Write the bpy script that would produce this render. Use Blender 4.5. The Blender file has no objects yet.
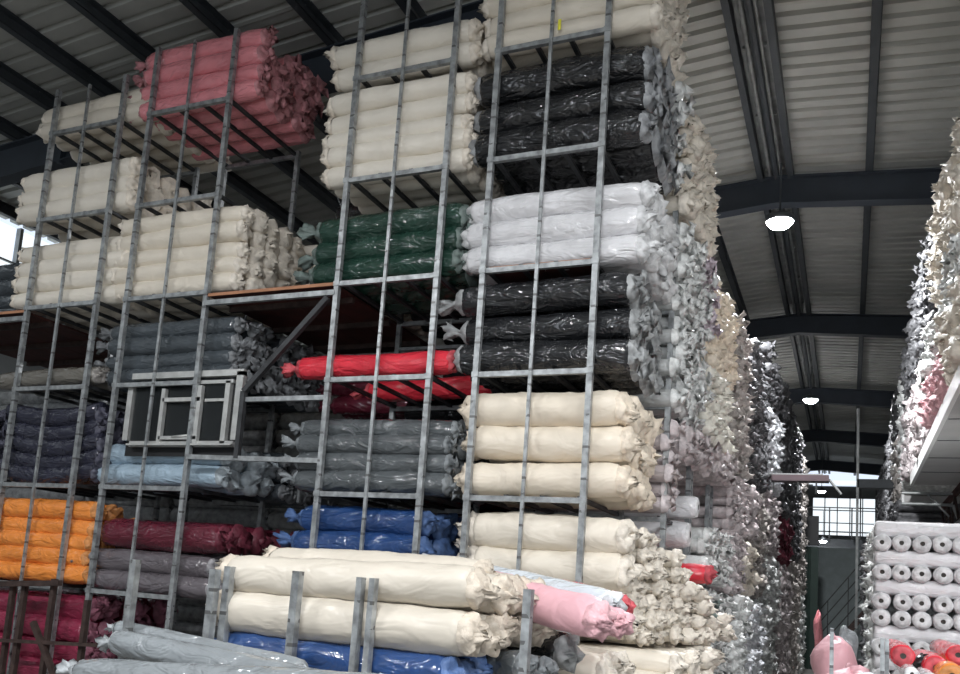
import bpy, math, random
import numpy as np
from mathutils import Matrix, Vector

rnd = random.Random(7)
nrs = np.random.RandomState(11)
scene = bpy.context.scene
COL = scene.collection

# ------------------------------------------------------------------ camera
# rows = world axes (X right along the rack fronts, Y down the aisle, Z up) in camera coords (right, down, forward)
FPX, CX, CY = 873.0, 461.0, 467.0
_dY = np.array([387., 148., 873.]); _dY /= np.linalg.norm(_dY)
_dX = -np.array([-1961., -22., 873.]); _dX /= np.linalg.norm(_dX)
_dX -= _dX.dot(_dY) * _dY; _dX /= np.linalg.norm(_dX)
_dZ = np.cross(_dX, _dY)
RW = np.stack([_dX, _dY, _dZ])
if RW[2, 1] > 0: RW[2] *= -1
def at(u, v, Y):
    """world point that stands at depth Y behind pixel (u, v)"""
    r = RW @ np.array([u - CX, v - CY, FPX]); r = r * (Y / r[1])
    return Vector(r.tolist())
cam = bpy.data.objects.new('camera', bpy.data.cameras.new('camera'))
COL.objects.link(cam)
M = Matrix(((RW[0, 0], -RW[0, 1], -RW[0, 2], 0), (RW[1, 0], -RW[1, 1], -RW[1, 2], 0), (RW[2, 0], -RW[2, 1], -RW[2, 2], 0), (0, 0, 0, 1)))
cam.matrix_world = M
cam.data.sensor_fit = 'HORIZONTAL'; cam.data.sensor_width = 36
cam.data.lens = FPX / 960 * 36
cam.data.shift_x = (480 - CX) / 960
cam.data.shift_y = (CY - 337) / 960
cam.data.clip_end = 200; cam.data.clip_start = .05
scene.camera = cam

# ------------------------------------------------------------------ world, lights, exposure
w = bpy.data.worlds.new('world'); scene.world = w; w.use_nodes = True
w.node_tree.nodes['Background'].inputs[0].default_value = (.75, .85, 1, 1)
w.node_tree.nodes['Background'].inputs[1].default_value = 1.2
vs = scene.view_settings
vs.view_transform = 'Standard'; vs.look = 'None'; vs.gamma = 1; vs.use_curve_mapping = False
vs.exposure = -0.08
scene.cycles.use_denoising = True
scene.cycles.max_bounces = 5; scene.cycles.diffuse_bounces = 3; scene.cycles.glossy_bounces = 2
scene.cycles.transparent_max_bounces = 6; scene.cycles.sample_clamp_indirect = 4
def area(name, loc, sx, sy, power, rot=(0, 0, 0), col=(1, 1, 1)):
    l = bpy.data.lights.new(name, 'AREA'); l.shape = 'RECTANGLE'; l.size = sx; l.size_y = sy; l.energy = power; l.color = col
    o = bpy.data.objects.new(name, l); o.location = loc; o.rotation_euler = rot; COL.objects.link(o); return o
# added fill light behind the camera, set at an invented door opening
area('loading_door_daylight', (1.0, -9.8, .9), 9, 5, 260, (math.radians(90), 0, 0), (.93, .97, 1))
LAMPS = [(-.92, 12.2, 5.3), (-.92, 23.3, 5.3), (-.95, 35.2, 4.5), (-.9, 36.2, 2.72),
         (-.92, -1.0, 5.3), (-6.6, -1.2, 5.0), (-.92, -6.5, 5.3), (4.9, -.5, 5.1), (4.9, 3.6, 5.1)]  # this row: unseen lamps added to light the rack fronts and aisle
LAMP_POWER = [600, 560, 90, 60, 500, 440, 260, 520, 420]
UP = .20  # share of power the added fixtures throw up at the roof
ZR, XR, SLOPE = 6.4, -1.02, .08
FLOOR = -1.7
def roof_z(x): return ZR - SLOPE * abs(x - XR)

# ------------------------------------------------------------------ materials
def mat(name, color, rough=.5, metal=0., coat=0., coat_rough=.15, bump=0., bscale=30., kind='noise', var=0.12, vscale=4., emit=0., alpha=1., stretch=(1, 1, 1), sheen=0., coatbump=None, spec=.5):
    m = bpy.data.materials.new(name); m.use_nodes = True
    nt = m.node_tree; N = nt.nodes; L = nt.links
    b = N['Principled BSDF']
    b.inputs['Roughness'].default_value = rough; b.inputs['Metallic'].default_value = metal
    b.inputs['Specular IOR Level'].default_value = spec
    b.inputs['Coat Weight'].default_value = coat; b.inputs['Coat Roughness'].default_value = coat_rough
    b.inputs['Alpha'].default_value = alpha
    if coat > .9: b.inputs['Coat IOR'].default_value = 1.6
    if sheen: b.inputs['Sheen Weight'].default_value = sheen
    c = (*color, 1)
    geo = N.new('ShaderNodeNewGeometry')
    mp = N.new('ShaderNodeMapping'); mp.inputs['Scale'].default_value = stretch
    L.new(geo.outputs['Position'], mp.inputs[0])
    if var:
        n = N.new('ShaderNodeTexNoise'); n.inputs['Scale'].default_value = vscale; n.inputs['Detail'].default_value = 4
        L.new(geo.outputs['Position'], n.inputs['Vector'])
        r = N.new('ShaderNodeMapRange'); r.inputs[1].default_value = .3; r.inputs[2].default_value = .7
        r.inputs[3].default_value = 1 - var; r.inputs[4].default_value = 1 + var
        L.new(n.outputs[0], r.inputs[0])
        x = N.new('ShaderNodeMix'); x.data_type = 'RGBA'; x.blend_type = 'MULTIPLY'; x.inputs[0].default_value = 1
        x.inputs[6].default_value = c; L.new(r.outputs[0], x.inputs[7]); L.new(x.outputs[2], b.inputs['Base Color'])
    else: b.inputs['Base Color'].default_value = c
    if emit:
        b.inputs['Emission Color'].default_value = c; b.inputs['Emission Strength'].default_value = emit
    if bump:
        def bumpnode(src, st, dist):
            q = N.new('ShaderNodeBump'); q.inputs['Strength'].default_value = st; q.inputs['Distance'].default_value = dist
            L.new(src, q.inputs['Height']); return q
        if kind == 'film':
            # crumpled plastic: warped ridges running round and along the roll
            mp.inputs['Rotation'].default_value = (0, .25, .35)
            n1 = N.new('ShaderNodeTexNoise'); n1.noise_type = 'RIDGED_MULTIFRACTAL'; n1.inputs['Scale'].default_value = bscale
            n1.inputs['Detail'].default_value = 2; n1.inputs['Distortion'].default_value = 1.6
            L.new(mp.outputs[0], n1.inputs['Vector'])
            n2 = N.new('ShaderNodeTexNoise'); n2.inputs['Scale'].default_value = bscale * .45; n2.inputs['Detail'].default_value = 2; n2.inputs['Distortion'].default_value = 2.
            L.new(mp.outputs[0], n2.inputs['Vector'])
            q1 = bumpnode(n1.outputs[0], bump, .010)
            q2 = bumpnode(n2.outputs[0], bump, .035); L.new(q1.outputs[0], q2.inputs['Normal'])
            L.new(q2.outputs[0], b.inputs['Coat Normal'])
            q3 = bumpnode(n1.outputs[0], bump * .4, .010); q4 = bumpnode(n2.outputs[0], bump * .8, .03); L.new(q3.outputs[0], q4.inputs['Normal']); L.new(q4.outputs[0], b.inputs['Normal'])
        else:
            n1 = N.new('ShaderNodeTexNoise'); n1.inputs['Scale'].default_value = bscale; n1.inputs['Detail'].default_value = 5; n1.inputs['Distortion'].default_value = .6
            L.new(mp.outputs[0], n1.inputs['Vector'])
            q = bumpnode(n1.outputs[0], bump, .02); L.new(q.outputs[0], b.inputs['Normal'])
    return m

FABRIC = {  # fabric colour, film end colour, wrap ('film' glossy plastic / 'cloth' loose soft wrap)
    'cream':      ((.76, .69, .58), (.78, .71, .61), 'soft'),
    'ivory':      ((.80, .74, .64), (.80, .72, .61), 'soft'),
    'warm cream': ((.80, .71, .58), (.84, .73, .59), 'soft'),
    'pale ivory': ((.60, .545, .46), (.64, .56, .46), 'soft'),
    'white':      ((.78, .77, .78), (.78, .78, .78), 'film'),
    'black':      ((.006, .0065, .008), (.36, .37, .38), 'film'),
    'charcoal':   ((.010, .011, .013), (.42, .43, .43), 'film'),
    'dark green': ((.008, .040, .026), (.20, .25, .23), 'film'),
    'red':        ((.70, .028, .05), (.62, .10, .12), 'film'),
    'deep red':   ((.42, .02, .04), (.35, .10, .12), 'film'),
    'pink':       ((.78, .27, .30), (.60, .27, .29), 'film'),
    'rose':       ((.74, .42, .46), (.72, .42, .45), 'soft'),
    'grey':       ((.085, .095, .10), (.26, .28, .29), 'film'),
    'steel grey': ((.06, .072, .082), (.24, .25, .26), 'film'),
    'light blue': ((.36, .47, .56), (.42, .47, .50), 'film'),
    'blue':       ((.014, .052, .17), (.09, .16, .34), 'film'),
    'navy':       ((.020, .021, .038), (.08, .08, .11), 'film'),
    'taupe':      ((.15, .14, .12), (.30, .28, .26), 'film'),
    'orange':     ((.80, .26, .045), (.70, .30, .10), 'film'),
    'maroon':     ((.10, .007, .020), (.17, .035, .055), 'film'),
    'mauve grey': ((.12, .105, .115), (.28, .27, .28), 'film'),
    'magenta':    ((.24, .02, .055), (.34, .13, .18), 'film'),
    'pale grey':  ((.23, .25, .26), (.36, .38, .39), 'film'),
    'pale blue':  ((.64, .69, .73), (.66, .69, .71), 'film'),
    'clear film': ((.55, .56, .55), (.84, .85, .83), 'film'),
    'greenish white': ((.74, .72, .64), (.80, .77, .68), 'soft'),
    'pinkish grey': ((.55, .48, .48), (.66, .59, .59), 'film'),
    'dusty taupe': ((.30, .27, .24), (.50, .46, .43), 'film'),
    'dark grey':  ((.06, .06, .065), (.12, .12, .125), 'film'),
    'lilac white': ((.62, .54, .60), (.70, .60, .66), 'film'),
    'bright white': ((.85, .87, .90), (.85, .87, .90), 'soft'),
}
MB, ME = {}, {}
for k, (cb, ce, wr) in FABRIC.items():
    if wr == 'film':
        MB[k] = mat(k + ' film-wrapped fabric', cb, rough=.6, coat=1., coat_rough=.045, bump=1., bscale=8, kind='film', var=.12, stretch=(1, 2.2, 2.2), spec=.25)
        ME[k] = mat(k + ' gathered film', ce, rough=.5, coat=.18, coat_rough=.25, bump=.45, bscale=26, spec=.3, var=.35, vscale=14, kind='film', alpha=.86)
    else:
        MB[k] = mat(k + ' fabric', cb, rough=.6, coat=.25, coat_rough=.28, bump=.6, bscale=6, kind='film', var=.05, stretch=(1, 1.9, 1.9))
        ME[k] = mat(k + ' gathered cloth', ce, rough=.6, coat=.12, coat_rough=.3, bump=.5, bscale=30, var=.18, vscale=14)
STEEL = mat('galvanised steel', (.33, .345, .35), rough=.42, metal=.55, bump=.08, bscale=60, var=.4, vscale=16)
DSTEEL = mat('dull steel bar', (.05, .052, .055), rough=.55, metal=.4, var=.3, vscale=10)
RUST = mat('rusty brown steel', (.055, .035, .03), rough=.7, metal=.3, var=.4, vscale=14)
BEAM = mat('dark painted beam', (.045, .052, .058), rough=.6, var=.15)
RAFT = mat('dark blue painted rafter', (.030, .038, .050), rough=.6, var=.12)
SHEET = mat('weathered roof sheet', (.46, .465, .435), rough=.55, metal=.1, var=.14, vscale=1.3, stretch=(.3, 3, 1), bump=.05, bscale=6)
GALV = mat('galvanised ridge flashing', (.24, .25, .245), rough=.5, metal=.3, var=.3, vscale=5)
WALLM = mat('painted wall panel', (.16, .17, .17), rough=.8, var=.15, vscale=1.5)
FLOORM = mat('worn concrete floor', (.17, .165, .155), rough=.55, var=.25, vscale=1.5, bump=.1, bscale=20)
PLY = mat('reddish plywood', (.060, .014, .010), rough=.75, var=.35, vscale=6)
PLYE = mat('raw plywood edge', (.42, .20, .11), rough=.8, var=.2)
ALU = mat('brushed aluminium', (.58, .58, .56), rough=.35, metal=.5, var=.15, vscale=12)
SLABM = mat('off-white mezzanine panel', (.42, .41, .40), rough=.7, var=.06)
SLABE = mat('white edge trim', (.75, .75, .73), rough=.5, var=.05)
LENS = mat('lamp lens', (1, 1, 1), emit=60, var=0)
DAY = mat('daylit translucent panel', (.88, .95, 1), emit=1.15, var=.12, vscale=2)
LAMPH = mat('lamp housing', (.10, .11, .12), rough=.4, metal=.5)
GREEN = mat('dark green tarpaulin', (.008, .022, .016), rough=.7, var=.2)
BLACKM = mat('black rubber', (.010, .010, .011), rough=.6)
CORE = mat('cardboard core', (.05, .045, .04), rough=.9)
YEL = mat('yellow tape', (.80, .75, .06), rough=.5)
GLASS = bpy.data.materials.new('tinted glass'); GLASS.use_nodes = True
_b = GLASS.node_tree.nodes['Principled BSDF']; _b.inputs['Base Color'].default_value = (.03, .035, .037, 1); _b.inputs['Roughness'].default_value = .06; _b.inputs['Alpha'].default_value = .35
# slots punched in the rack posts
nt = STEEL.node_tree
def slot_post():
    m = STEEL.copy(); m.name = 'slotted galvanised post'; nt = m.node_tree; N = nt.nodes; L = nt.links
    b = N['Principled BSDF']; src = b.inputs['Base Color'].links[0].from_socket
    geo = N.new('ShaderNodeNewGeometry'); sx = N.new('ShaderNodeSeparateXYZ'); L.new(geo.outputs['Position'], sx.inputs[0])
    a = N.new('ShaderNodeMath'); a.operation = 'MULTIPLY'; a.inputs[1].default_value = 8.6; L.new(sx.outputs[2], a.inputs[0])
    fr = N.new('ShaderNodeMath'); fr.operation = 'FRACT'; L.new(a.outputs[0], fr.inputs[0])
    lt = N.new('ShaderNodeMath'); lt.operation = 'LESS_THAN'; lt.inputs[1].default_value = .16; L.new(fr.outputs[0], lt.inputs[0])
    n = N.new('ShaderNodeTexNoise'); n.inputs['Scale'].default_value = 9; L.new(geo.outputs['Position'], n.inputs['Vector'])
    g = N.new('ShaderNodeMath'); g.operation = 'GREATER_THAN'; g.inputs[1].default_value = .52; L.new(n.outputs[0], g.inputs[0])
    mu = N.new('ShaderNodeMath'); mu.operation = 'MULTIPLY'; L.new(lt.outputs[0], mu.inputs[0]); L.new(g.outputs[0], mu.inputs[1])
    x = N.new('ShaderNodeMix'); x.data_type = 'RGBA'; L.new(mu.outputs[0], x.inputs[0]); L.new(src, x.inputs[6]); x.inputs[7].default_value = (.14, .14, .14, 1)
    L.new(x.outputs[2], b.inputs['Base Color']); return m
POST = slot_post()

# ------------------------------------------------------------------ mesh helpers
def mesh_from(name, V, F, mats, midx=None, smooth=False):
    me = bpy.data.meshes.new(name); me.from_pydata([tuple(v) for v in V], [], F)
    for m in (mats if isinstance(mats, (list, tuple)) else [mats]): me.materials.append(m)
    if midx is not None: me.polygons.foreach_set('material_index', midx)
    if smooth: me.polygons.foreach_set('use_smooth', [True] * len(me.polygons))
    me.update(); return me
BF = [(0, 3, 2, 1), (4, 5, 6, 7), (0, 1, 5, 4), (1, 2, 6, 5), (2, 3, 7, 6), (3, 0, 4, 7)]
class MBld:
    def __init__(s): s.V = []; s.F = []
    def box(s, x0, x1, y0, y1, z0, z1):
        n = len(s.V); s.V += [(x0, y0, z0), (x1, y0, z0), (x1, y1, z0), (x0, y1, z0), (x0, y0, z1), (x1, y0, z1), (x1, y1, z1), (x0, y1, z1)]
        s.F += [tuple(n + i for i in f) for f in BF]; return s
    def bar(s, p, q, w, h=None):
        h = h or w; p = Vector(p); q = Vector(q); d = (q - p).normalized()
        up = Vector((0, 0, 1)) if abs(d.z) < .95 else Vector((0, 1, 0))
        a = d.cross(up).normalized() * w / 2; b = d.cross(a).normalized() * h / 2
        n = len(s.V)
        for c in (p, q): s.V += [tuple(c - a - b), tuple(c + a - b), tuple(c + a + b), tuple(c - a + b)]
        s.F += [tuple(n + i for i in f) for f in BF]; return s
    def tube(s, p, q, r, seg=10, r2=None):
        r2 = r if r2 is None else r2
        p = Vector(p); q = Vector(q); d = (q - p).normalized(); up = Vector((0, 0, 1)) if abs(d.z) < .95 else Vector((0, 1, 0))
        a = d.cross(up).normalized(); b = d.cross(a); n = len(s.V)
        for c, rr in ((p, r), (q, r2)):
            for i in range(seg):
                t = 2 * math.pi * i / seg; s.V.append(tuple(c + a * rr * math.cos(t) + b * rr * math.sin(t)))
        for i in range(seg): s.F.append((n + i, n + (i + 1) % seg, n + seg + (i + 1) % seg, n + seg + i))
        s.F.append(tuple(n + i for i in range(seg))[::-1]); s.F.append(tuple(n + seg + i for i in range(seg))); return s
    def obj(s, name, m, parent=None, smooth=False):
        o = bpy.data.objects.new(name, mesh_from(name, s.V, s.F, m, smooth=smooth)); COL.objects.link(o)
        if parent: o.parent = parent
        return o
def tag(o, label=None, cat=None, group=None, kind=None):
    if label: o['label'] = label
    if cat: o['category'] = cat
    if group: o['group'] = group
    if kind: o['kind'] = kind
    return o
def empty(name, loc=(0, 0, 0)):
    o = bpy.data.objects.new(name, None); o.location = loc; COL.objects.link(o); return o
def box(name, m, x0, x1, y0, y1, z0, z1, parent=None): return MBld().box(x0, x1, y0, y1, z0, z1).obj(name, m, parent)

# ------------------------------------------------------------------ the setting
X0, X1, Y0, Y1 = -12.8, 8.0, -10, 42
tag(box('floor', FLOORM, X0, X1, Y0, Y1, FLOOR - .1, FLOOR), kind='structure')
# left wall with a long daylit panel band under the eave, made of separate panes
tag(box('wall_left', WALLM, X0 - .15, X0, Y0, Y1, FLOOR, 4.2), kind='structure')
win = tag(empty('window_1', (X0, 10, 4.8)), kind='structure')
for i in range(16):
    y = Y0 + .3 + i * 3.24
    p = box('pane', DAY, X0 - .08, X0 - .05, y + .04, y + 3.16, 4.24, 5.42); p.parent = win; p.location = (-X0, -10, -4.8)
    p = box('mullion', GALV, X0 - .1, X0, y - .03, y + .03, 4.2, 5.45); p.parent = win; p.location = (-X0, -10, -4.8)
    if i < 15:
        p = box('transom', GALV, X0 - .1, X0, y + .04, y + 3.2, 4.80, 4.83); p.parent = win; p.location = (-X0, -10, -4.8)
tag(box('wall_right', WALLM, X1, X1 + .15, Y0, Y1, FLOOR, 5.7), kind='structure')
bw = MBld()
bw.box(X0, -1.5, Y1 - .15, Y1, FLOOR, 5.95); bw.box(1.05, X1, Y1 - .15, Y1, FLOOR, 5.95)
bw.box(-1.5, 1.05, Y1 - .15, Y1, FLOOR, 3.42); bw.box(-1.5, 1.05, Y1 - .15, Y1, 5.1, 5.62)
tag(bw.obj('wall_back', WALLM), kind='structure')
win = tag(empty('window_2', (0, 0, 0)), kind='structure')
for i in range(5):
    for j in range(3):
        x = -1.5 + i * .51; z = 3.42 + j * .56
        box('pane', DAY, x + .02, x + .49, Y1 - .05, Y1 - .02, z + .02, z + .54, win)
for i in range(6): box('mullion', BEAM, -1.5 + i * .51 - .02, -1.5 + i * .51 + .02, Y1 - .2, Y1 - .02, 3.42, 5.1, win)
for j in range(4): box('transom', BEAM, -1.5, 1.05, Y1 - .19, Y1 - .03, 3.42 + j * .56 - .015, 3.42 + j * .56 + .015, win)
win = tag(empty('window_3', (0, 0, 0)), kind='structure')
for x0, x1 in ((-1.9, -1.0), (-.7, .35), (.45, 1.1)): box('pane', DAY, x0, x1, Y1 - .22, Y1 - .19, 5.68, 5.86, win)
# wall behind the camera; its wide opening is added to let light in
fw = MBld(); fw.box(X0, -4, Y0 - .15, Y0, FLOOR, 5.9); fw.box(6, X1, Y0 - .15, Y0, FLOOR, 5.9); fw.box(-4, 6, Y0 - .15, Y0, 3.4, 6.3)
tag(fw.obj('wall_front', WALLM), kind='structure')

# roof: corrugated sheets, purlins, rafters
ceil = tag(empty('ceiling', (0, 0, 0)), kind='structure')
RAFY = [1.6, 7.6, 12.7, 19.1, 25.7, 31.8, 38.3]
def sheet_mesh(side):
    # one metre wide sheet with four trapezoid ribs, running down the slope; ridge at x=0
    prof = []
    for k in range(4):
        y = k * .25
        prof += [(y, 0), (y + .15, 0), (y + .165, .055), (y + .225, .055), (y + .24, 0)]
    prof.append((1.0, 0)); prof.append((1.03, -0.006))
    xe = (X0 - XR) if side < 0 else (X1 - XR)
    V = []; F = []
    for x in (0, xe):
        for (y, z) in prof: V.append((x, y, z - SLOPE * abs(x)))
    n = len(prof)
    for i in range(n - 1): F.append((i, i + 1, n + i + 1, n + i) if side < 0 else (i, n + i, n + i + 1, i + 1))
    return mesh_from('roof_sheet', V, F, SHEET)
for side in (-1, 1):
    me = sheet_mesh(side)
    for i in range(52):
        o = bpy.data.objects.new('roof_sheet', me); o.location = (XR, Y0 + i, ZR + (.008 if i % 2 else 0) + .0); o.parent = ceil; COL.objects.link(o)
PX = [-2.1, -3.2, -4.31, -5.34, -6.35, -7.43, -8.4, -9.25, -10.25, -11.3, -12.3, .21, 1.3, 2.4, 3.5, 4.6, 5.7, 6.8]
for x in PX:
    z = roof_z(x); b = MBld()
    b.box(x - .05, x - .042, Y0, Y1, z - .17, z); b.box(x - .05, x + .05, Y0, Y1, z - .178, z - .17); b.box(x + .042, x + .05, Y0, Y1, z - .178, z - .15); b.box(x - .05, x + .05, Y0, Y1, z - .008, z)
    b.obj('purlin', BEAM, ceil)
for x0, x1 in ((-1.275, -1.20), (-.865, -.785)):
    z = roof_z((x0 + x1) / 2); box('ridge_purlin', BEAM, x0, x1, Y0, Y1, z - .2, z - .02, ceil)
box('ridge_flashing', GALV, -1.19, -.87, Y0, Y1, ZR - .06, ZR - .02, ceil)
for dx, r in ((-1.10, .025), (-1.02, .045), (-.95, .018)):
    MBld().tube((dx, Y0, ZR - .17), (dx, Y1, ZR - .17), r, 8).obj('conduit', BEAM if r > .03 else GALV, ceil)
for i in range(26): box('conduit_clip', GALV, -1.16, -.9, 2 + i * 1.5, 2.04 + i * 1.5, ZR - .14, ZR - .10, ceil)
for y in RAFY:
    for side, xe in ((-1, X0), (1, X1)):
        zt, ze = ZR - .18, roof_z(xe) - .18
        dep0, dep1 = .42, .50
        for (a0, a1, wd) in ((0, .02, .2), (.02, dep0 - .02, .012), (dep0 - .02, dep0, .2)):
            k = dep1 / dep0 if a0 > .1 or wd < .1 else 1
            zb0, zb1 = zt - a1, ze - (dep1 if a1 > .1 and wd > .1 else (dep1 - .02 if wd < .1 else a1))
            V = [(XR, y - wd / 2, zt - a0), (XR, y + wd / 2, zt - a0), (XR, y + wd / 2, zb0), (XR, y - wd / 2, zb0)]
            t1 = ze - (dep1 - .02 if a0 > .1 else a0)
            V += [(xe, y - wd / 2, t1), (xe, y + wd / 2, t1), (xe, y + wd / 2, zb1), (xe, y - wd / 2, zb1)]
            o = bpy.data.objects.new('rafter_flange' if wd > .1 else 'rafter_web', mesh_from('rafter', V, [(0, 3, 2, 1), (4, 5, 6, 7), (0, 1, 5, 4), (1, 2, 6, 5), (2, 3, 7, 6), (3, 0, 4, 7)], RAFT)); o.parent = ceil; COL.objects.link(o)
    # column under each eave
for y in RAFY:
    box('eave_column', RAFT, X0 + .02, X0 + .32, y - .12, y + .12, FLOOR, roof_z(X0) - .2, ceil)
b = MBld(); b.box(-8.93, -8.87, 7.51, 7.59, 5.1, 5.6); b.box(-9.43, -9.37, 7.51, 7.59, 5.05, 5.6); b.obj('rafter_stiffener', RAFT, ceil)

# lamps
for i, ((x, y, z), pw) in enumerate(zip(LAMPS, LAMP_POWER)):
    L = tag(empty('high_bay_lamp', (x, y, z)),
            ['round high-bay lamp glowing nearest, under the first dark rafter', 'round high-bay lamp glowing further down the aisle, second along the ridge',
             'small bright lamp above the far window top edge', 'small bright lamp below the far window by the stairs'][i] if i < 4 else 'round high-bay lamp ' + ['over the open floor before the racks', 'before the orange rack', 'nearest the loading door', 'high over the right-hand side', 'above the right-hand mezzanine'][i - 4], 'lamp', 'high-bay lamps under the ridge')
    s = 1 if i != 2 and i != 3 else .8
    zt = min(roof_z(x) - .2, z + 1.2) - z
    MBld().tube((0, 0, .16), (0, 0, zt), .012, 6).obj('hanger', BEAM, L)
    MBld().tube((0, 0, .02), (0, 0, .1), .19 * s, 20).obj('housing', LAMPH, L, True)
    MBld().tube((0, 0, .1), (0, 0, .17), .11 * s, 12, .05).obj('driver_cap', LAMPH, L)
    MBld().tube((0, 0, -.05), (0, 0, .02), .12 * s, 20, .18 * s).obj('lens', LENS, L)
    if i < 4:
        l = bpy.data.lights.new('lamp_light', 'AREA'); l.shape = 'DISK'; l.size = .36 * s; l.energy = pw; l.color = (.95, .97, 1)
        lo = bpy.data.objects.new('lamp_light', l); lo.location = (x, y, z - .07); COL.objects.link(lo)
    else:   # added unseen fixture: wide light down for film glints, some up as roof fill
        MBld().box(-1.2, 1.2, -.12, .12, .02, .06).obj('linear_fixture', LAMPH, L)
        area('fixture_down_light', (x, y, z - .08), 2.3, .22, pw, (0, 0, 0), (.95, .97, 1))
        area('fixture_up_light', (x, y, z + .2), 2.3, .22, pw * UP, (math.radians(180), 0, 0), (.95, .97, 1))

# ------------------------------------------------------------------ fabric roll templates
LT, RT = 1.5, .1   # template length, radius
def body_t(seed, seg=24, nl=27, soft=True, bend=0.):
    rs = np.random.RandomState(seed); V = []; F = []
    xs = np.concatenate([[-.5, -.488, -.47], np.linspace(-.43, .43, nl), [.47, .488, .5]]) * LT
    ph = rs.rand(8) * 6.28
    for x in xs:
        e = (LT / 2 - abs(x)); sh = 1.0
        if e < .12: sh = .80 + .20 * math.sqrt(max(0, 1 - (1 - e / .12) ** 2)) if soft else .93 + .07 * min(1, e / .03)
        for i in range(seg):
            t = 2 * math.pi * i / seg
            w = 1 + .022 * math.sin(3 * t + ph[0] + x * 5) + .018 * math.sin(5 * t + ph[1] - x * 9) + .02 * math.sin(x * 14 + ph[2] + t) + .012 * math.sin(x * 27 + 2 * t + ph[3]) + .018 * math.sin(2 * t + ph[4])
            if seg > 12: w += .016 * math.sin(7 * t + ph[6] + 18 * x) * math.sin(31 * x + ph[7]) + .012 * math.sin(11 * t - 40 * x + ph[2]) + .010 * rs.randn() * .5
            r = RT * sh * w
            V.append((x, r * math.cos(t), r * math.sin(t) * .98 + RT * .05 * math.sin(x * 3.1 + ph[5]) + bend * (x * x - .2)))
    n = len(xs)
    for k in range(n - 1):
        for i in range(seg):
            j = (i + 1) % seg; F.append((k * seg + i, k * seg + j, (k + 1) * seg + j, (k + 1) * seg + i))
    F.append(tuple(range(seg))[::-1]); F.append(tuple((n - 1) * seg + i for i in range(seg)))
    return V, F
def end_t(seed, style='knot', seg=20, lo=False):
    """gathered end cap pointing +x, rim radius RT*.8 at x=0"""
    rs = np.random.RandomState(seed); V = []; F = []; ph = rs.rand(12) * 6.28; k = 5 + rs.randint(3)
    if style == 'knot':     # film drawn together, twisted and flaring open again
        prof = [(-.012, .84), (.008, .82), (.022, .66), (.030, .38), (.040, .20), (.052, .30 + .2 * rs.rand()), (.066, .42 + .3 * rs.rand()), (.062, .15)]
    elif style == 'tail':   # long loose film tail
        prof = [(-.012, .82), (.01, .80), (.035, .55), (.06, .22), (.09, .16), (.13, .38), (.175, .5)]
    elif style == 'flat':
        prof = [(-.01, .84), (.006, .80), (.012, .55), (.012, .24), (.009, .20), (.007, .12), (.006, .06)]
    else:                   # 'puff' crumpled cloth / soft film bulging out
        prof = [(-.012, .84), (.012, .88), (.03, .84), (.044, .68), (.050, .50), (.056, .34), (.070, .30), (.078, .12)]
    if lo: prof = prof[:1] + prof[2:]; seg = 10
    ox, oy = rs.randn(2) * .22
    for a, (x, r) in enumerate(prof):
        f = a / (len(prof) - 1)
        for i in range(seg):
            t = 2 * math.pi * i / seg
            pl = 1 + (.05 + .35 * f) * math.sin(k * t + ph[0] + a * .7) + .22 * f * math.sin(2 * t + ph[1]) + .15 * f * rs.randn() * (style != 'flat')
            rr = RT * r * max(.12, pl if style != 'flat' else 1 + .03 * math.sin(3 * t + ph[2]))
            xx = x + (.012 * math.sin(k * t + ph[3]) + .016 * rs.randn() * f) * (f > .1) * (style != 'flat')
            V.append((xx, rr * math.cos(t) + RT * ox * f * f * (style != 'flat'), rr * math.sin(t) + RT * (oy - .25) * f * f * (style != 'flat')))
    for a in range(len(prof) - 1):
        for i in range(seg):
            j = (i + 1) % seg; F.append((a * seg + i, a * seg + j, (a + 1) * seg + j, (a + 1) * seg + i))
    F.append(tuple((len(prof) - 1) * seg + i for i in range(seg)))
    return V, F
BT_T = [body_t(s) for s in range(8)]
BEND_T = [body_t(40 + s, bend=.16) for s in range(3)]
HARD_T = [body_t(60 + s, soft=False) for s in range(3)]
ET = {st: [end_t(100 + s, st) for s in range(7)] for st in ('knot', 'tail', 'flat', 'puff')}
def lo_body(seed):
    V, F = body_t(seed, seg=8, nl=2); return V, F
LOB = [lo_body(200 + s) for s in range(5)]
LOE = {st: [end_t(300 + s, st, lo=True) for s in range(8)] for st in ('knot', 'puff', 'flat')}
_mc = {}
def roll_mesh(kind, idx, color):
    key = (kind, idx, color)
    if key not in _mc:
        if kind == 'body': V, F = BT_T[idx]; m = MB[color]
        elif kind == 'bend': V, F = BEND_T[idx]; m = MB[color]
        elif kind == 'hard': V, F = HARD_T[idx]; m = MB[color]
        else: V, F = ET[kind][idx]; m = ME[color]
        if kind == 'flat':
            _mc[key] = mesh_from('end', V, F, [m, CORE], [1 if (q >= 3 * 20) else 0 for q in range(len(F))], smooth=True); return _mc[key]
        _mc[key] = mesh_from('fabric_roll' if kind in ('body', 'bend', 'hard') else 'end', V, F, m, smooth=True)
    return _mc[key]
ROLLS = []   # every roll: (matrix, radius, length, colour, endstyle left, right, label, group, priority, body kind)
def add_roll(c, r, length, color, eL, eR, label, group, prio, bk='body', yaw=0., pitch=0.):
    mtx = Matrix.Translation(c) @ Matrix.Rotation(yaw, 4, 'Z') @ Matrix.Rotation(-pitch, 4, 'Y') @ Matrix.Rotation(rnd.choice([0, 2.1, 4.2, 1, 3]) if bk != 'bend' else 0, 4, 'X')
    ROLLS.append((mtx, r, length, color, eL, eR, label, group, prio, bk))
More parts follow.
